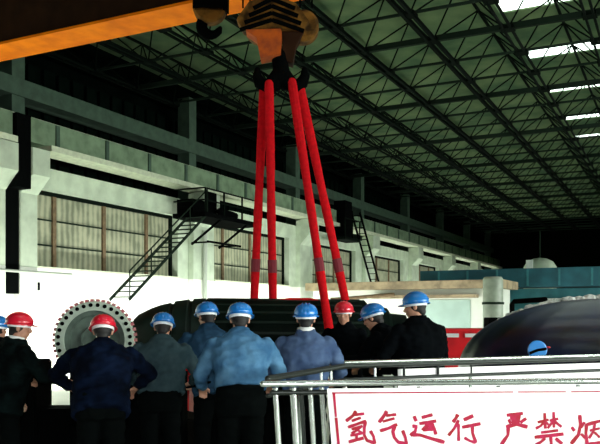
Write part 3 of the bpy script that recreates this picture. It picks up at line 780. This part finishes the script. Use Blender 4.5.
    for sg in (-1, 1):
        bt = MB(); an = Vector((sg*.12, -.02, .085))
        bt.caps([an + Vector((0,-.025,-.032)), an + Vector((sg*.01, .10, -.036)), an + Vector((sg*.018, .175, -.045))], [.050, .050, .038], 14)
        bt.tube([an + Vector((0,-.01,-.03)), an + Vector((0,-.01,.09))], [.052, .052], 14)
        bt.obox(an + Vector((sg*.01, .06, -.078)), (.045,0,0), (0,.135,0), (0,0,.007))
        remesh(bt, 'boot', .010, 'boot', root, 2)
    # --- helmet: shell, brim, band
    def ringh(rr, ry, z, oy=0, n=36, peak=0):
        out = []; z = .045 + (z-.05)*.86 - .010; rr *= .90; ry *= .90
        for k in range(n):
            a = 2*PI*k/n; x = math.cos(a)*rr; y = math.sin(a)*ry
            if peak and y > 0: y += peak*(math.sin(a)**3)
            out.append(H(x, y+oy, z))
        return out
    hs = MB()
    prof = [(.122,.142,.050), (.123,.143,.075), (.118,.138,.105), (.106,.125,.135), (.085,.100,.160), (.055,.066,.176), (.025,.03,.182), (.002,.002,.183)]
    hs.loft([ringh(.118, .138, .052)] + [ringh(a_, b_, z_+.0) for a_, b_, z_ in prof[1:]])
    sh_ = hs.build('helmet', helm, root, smooth=True)
    rd = MB(); 
    for xo in (-.03, 0, .03):
        pts = [H(xo, math.cos(a)*.128, .036+math.sin(a)*.114) for a in [math.radians(18+144*i/14) for i in range(15)]]
        rd.tube(pts, .0065 if xo else .009, 6)
    rd.build('ridge', helm, sh_, smooth=True)
    br = MB(); n = 36
    outer = ringh(.137, .157, .040, 0, n, .035); outer2 = ringh(.137, .157, .048, 0, n, .035); inner = ringh(.116, .136, .054, 0, n); inner2 = ringh(.116, .136, .062, 0, n)
    rr4 = [outer, outer2, inner2, inner]; vs = [v for r_ in rr4 for v in r_]; fs = []
    for i in range(4):
        j2 = (i+1) % 4
        for k_ in range(n): fs.append((i*n+k_, i*n+(k_+1) % n, j2*n+(k_+1) % n, j2*n+k_))
    sh_['_loc'] = 1
    br.add(vs, fs); br.build('brim', helm, sh_, smooth='auto')
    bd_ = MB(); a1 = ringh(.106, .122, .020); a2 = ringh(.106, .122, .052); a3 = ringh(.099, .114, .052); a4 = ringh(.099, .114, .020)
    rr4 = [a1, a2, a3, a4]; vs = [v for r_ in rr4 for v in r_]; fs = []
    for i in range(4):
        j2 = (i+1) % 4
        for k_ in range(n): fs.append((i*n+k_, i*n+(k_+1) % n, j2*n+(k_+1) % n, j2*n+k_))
    bd_.add(vs, fs); bd_.build('headband_highlight', 'band', sh_, smooth='auto')  # white band doubles as the bright reflection along the helmet's lower edge
    del root['_loc'], sh_['_loc']
    return root

fwd_arms = [((-.45, .45, -.75), (.25, .9, -.1)), ((.45, .45, -.75), (-.25, .9, -.1))]
low_arms = [((-.42, .25, -.85), (.3, .9, -.35)), ((.42, .25, -.85), (-.3, .9, -.35))]
person('person in dark jacket at far left edge wearing a blue helmet, behind the red-helmeted man', -2, 317, 7.9, -20, 'j_black', 'helm_blue', lean=10, arms=low_arms, seed=1)
person('person in black jacket and red helmet at left, turned to the right', 19, 313.5, 7.0, -48, 'j_dkgreen', 'helm_red', lean=12, head_turn=-25, arms=[((-.3,.1,-.95),(.0,.6,-.8)), ((.4,.5,-.8),(-.3,.95,-.2))], build=1.3, seed=2, collar='towel')
person('person bent forward in dark navy jacket and red helmet before the round ring', 103, 316.5, 6.7, 12, 'j_navy', 'helm_red', lean=38, head_pitch=2, arms=[((-.62,.55,-.6),(.45,.7,-.5)), ((.6,.5,-.6),(-.45,.7,-.5))], build=1.25, seed=3)
person('person in slate grey shirt and blue helmet, seen from behind, third in the line', 163, 314, 7.25, 4, 'j_grey', 'helm_blue', lean=16, head_pitch=10, arms=low_arms, build=1.2, seed=4, hem=.13)
person('person in dark blue jacket and blue helmet, half hidden behind his neighbour in pale blue', 207, 303, 7.9, 22, 'j_mid', 'helm_blue', lean=22, head_turn=10, arms=fwd_arms, build=1.12, seed=5)
person('person in pale blue jacket and blue helmet leaning forward, seen from behind', 240, 304, 6.7, 6, 'j_blue', 'helm_blue', lean=20, head_pitch=5, arms=[((-.40,.12,-.9),(.05,.9,-.45)), ((.45,.12,-.9),(-.2,.9,-.4))], build=1.2, seed=6, hem=.19)
person('person in grey-blue jacket with white collar and blue helmet, behind the barrier corner', 306, 304, 7.05, -4, 'j_blue2', 'helm_blue', lean=12, head_pitch=-8, arms=low_arms, build=1.1, seed=7, hem=.12, collar='towel')
person('person in black with a red helmet facing the camera beside the rightmost sling', 344, 302, 9.0, 165, 'j_black', 'helm_red', lean=6, arms=low_arms, seed=8)
person('person in black bending low with a blue helmet, between red helmet and profile man', 374, 305, 8.5, 60, 'j_black', 'helm_blue', lean=40, arms=fwd_arms, build=1.1, seed=9)
person('person in black jacket and blue helmet shown in profile looking left', 416, 293, 7.9, 30, 'j_black', 'helm_blue', lean=5, head_turn=42, head_pitch=4, arms=low_arms, build=1.3, seed=10, collar='j_black')

# cable held near the pale blue worker
tag(MB().caps([at(183, 7.6, py=388), at(195, 7.5, py=386), at(210, 7.35, py=382)], .012, 8).build('cable', 'black', smooth=True), 'thin black cable stretched between the grey and pale blue workers', 'cable')

# ============================================================= LIGHT
def area(name, loc, rot, sx, sy, power, col=(1,1,1), spread=180):
    l = bpy.data.lights.new(name, 'AREA'); l.shape = 'RECTANGLE'; l.size = sx; l.size_y = sy; l.energy = power; l.color = col; l.spread = math.radians(spread)
    o = bpy.data.objects.new(name, l); COL.objects.link(o); o.location = loc; o.rotation_euler = rot; return o
# added strip of light just inside the closed right wall; no opening built
area('side_fill', (XR-.15, 21, 2.0), (0, math.radians(90-12), 0), 2.6, 40, 2200, (.94, 1.0, .93), 75)
# added unseen light strip brightening the lower left wall; no lamp bodies built
area('wall_wash_fill', (-12.3, 32, .35), (0, math.radians(90), 0), .3, 66, 2900, (.97, 1.0, .93))
area('cabin_fill', (-9.2, 24.5, .5), (math.radians(98), 0, 0), 5.5, .4, 170, (1, 1, .96))  # added light brightening the cabin front, without any visible source
area('roof_daylight', (-1, 22, 8.2), (0, 0, 0), 8, 20, 60, (.85, 1, .9))
fl = bpy.data.lights.new('camera_flash', 'POINT'); fl.energy = 560; fl.shadow_soft_size = .03
fo = bpy.data.objects.new('camera_flash', fl); COL.objects.link(fo); fo.location = (.0, .0, 1.95)

wd = bpy.data.worlds.new('World'); scn.world = wd; wd.use_nodes = True
wd.node_tree.nodes['Background'].inputs[0].default_value = (.6, .8, .75, 1); wd.node_tree.nodes['Background'].inputs[1].default_value = .3

cam = bpy.data.cameras.new('Camera'); cam.sensor_width = 36; cam.lens = 36*FP/600; cam.shift_y = (HORIZ-222)/600; cam.clip_end = 200
co = bpy.data.objects.new('Camera', cam); COL.objects.link(co); co.location = (0, 0, EYE); co.rotation_euler = (PI/2, 0, YAW)
scn.camera = co
vs = scn.view_settings; vs.view_transform = 'Standard'; vs.look = 'None'; vs.gamma = 1; vs.use_curve_mapping = False; vs.exposure = 0.0
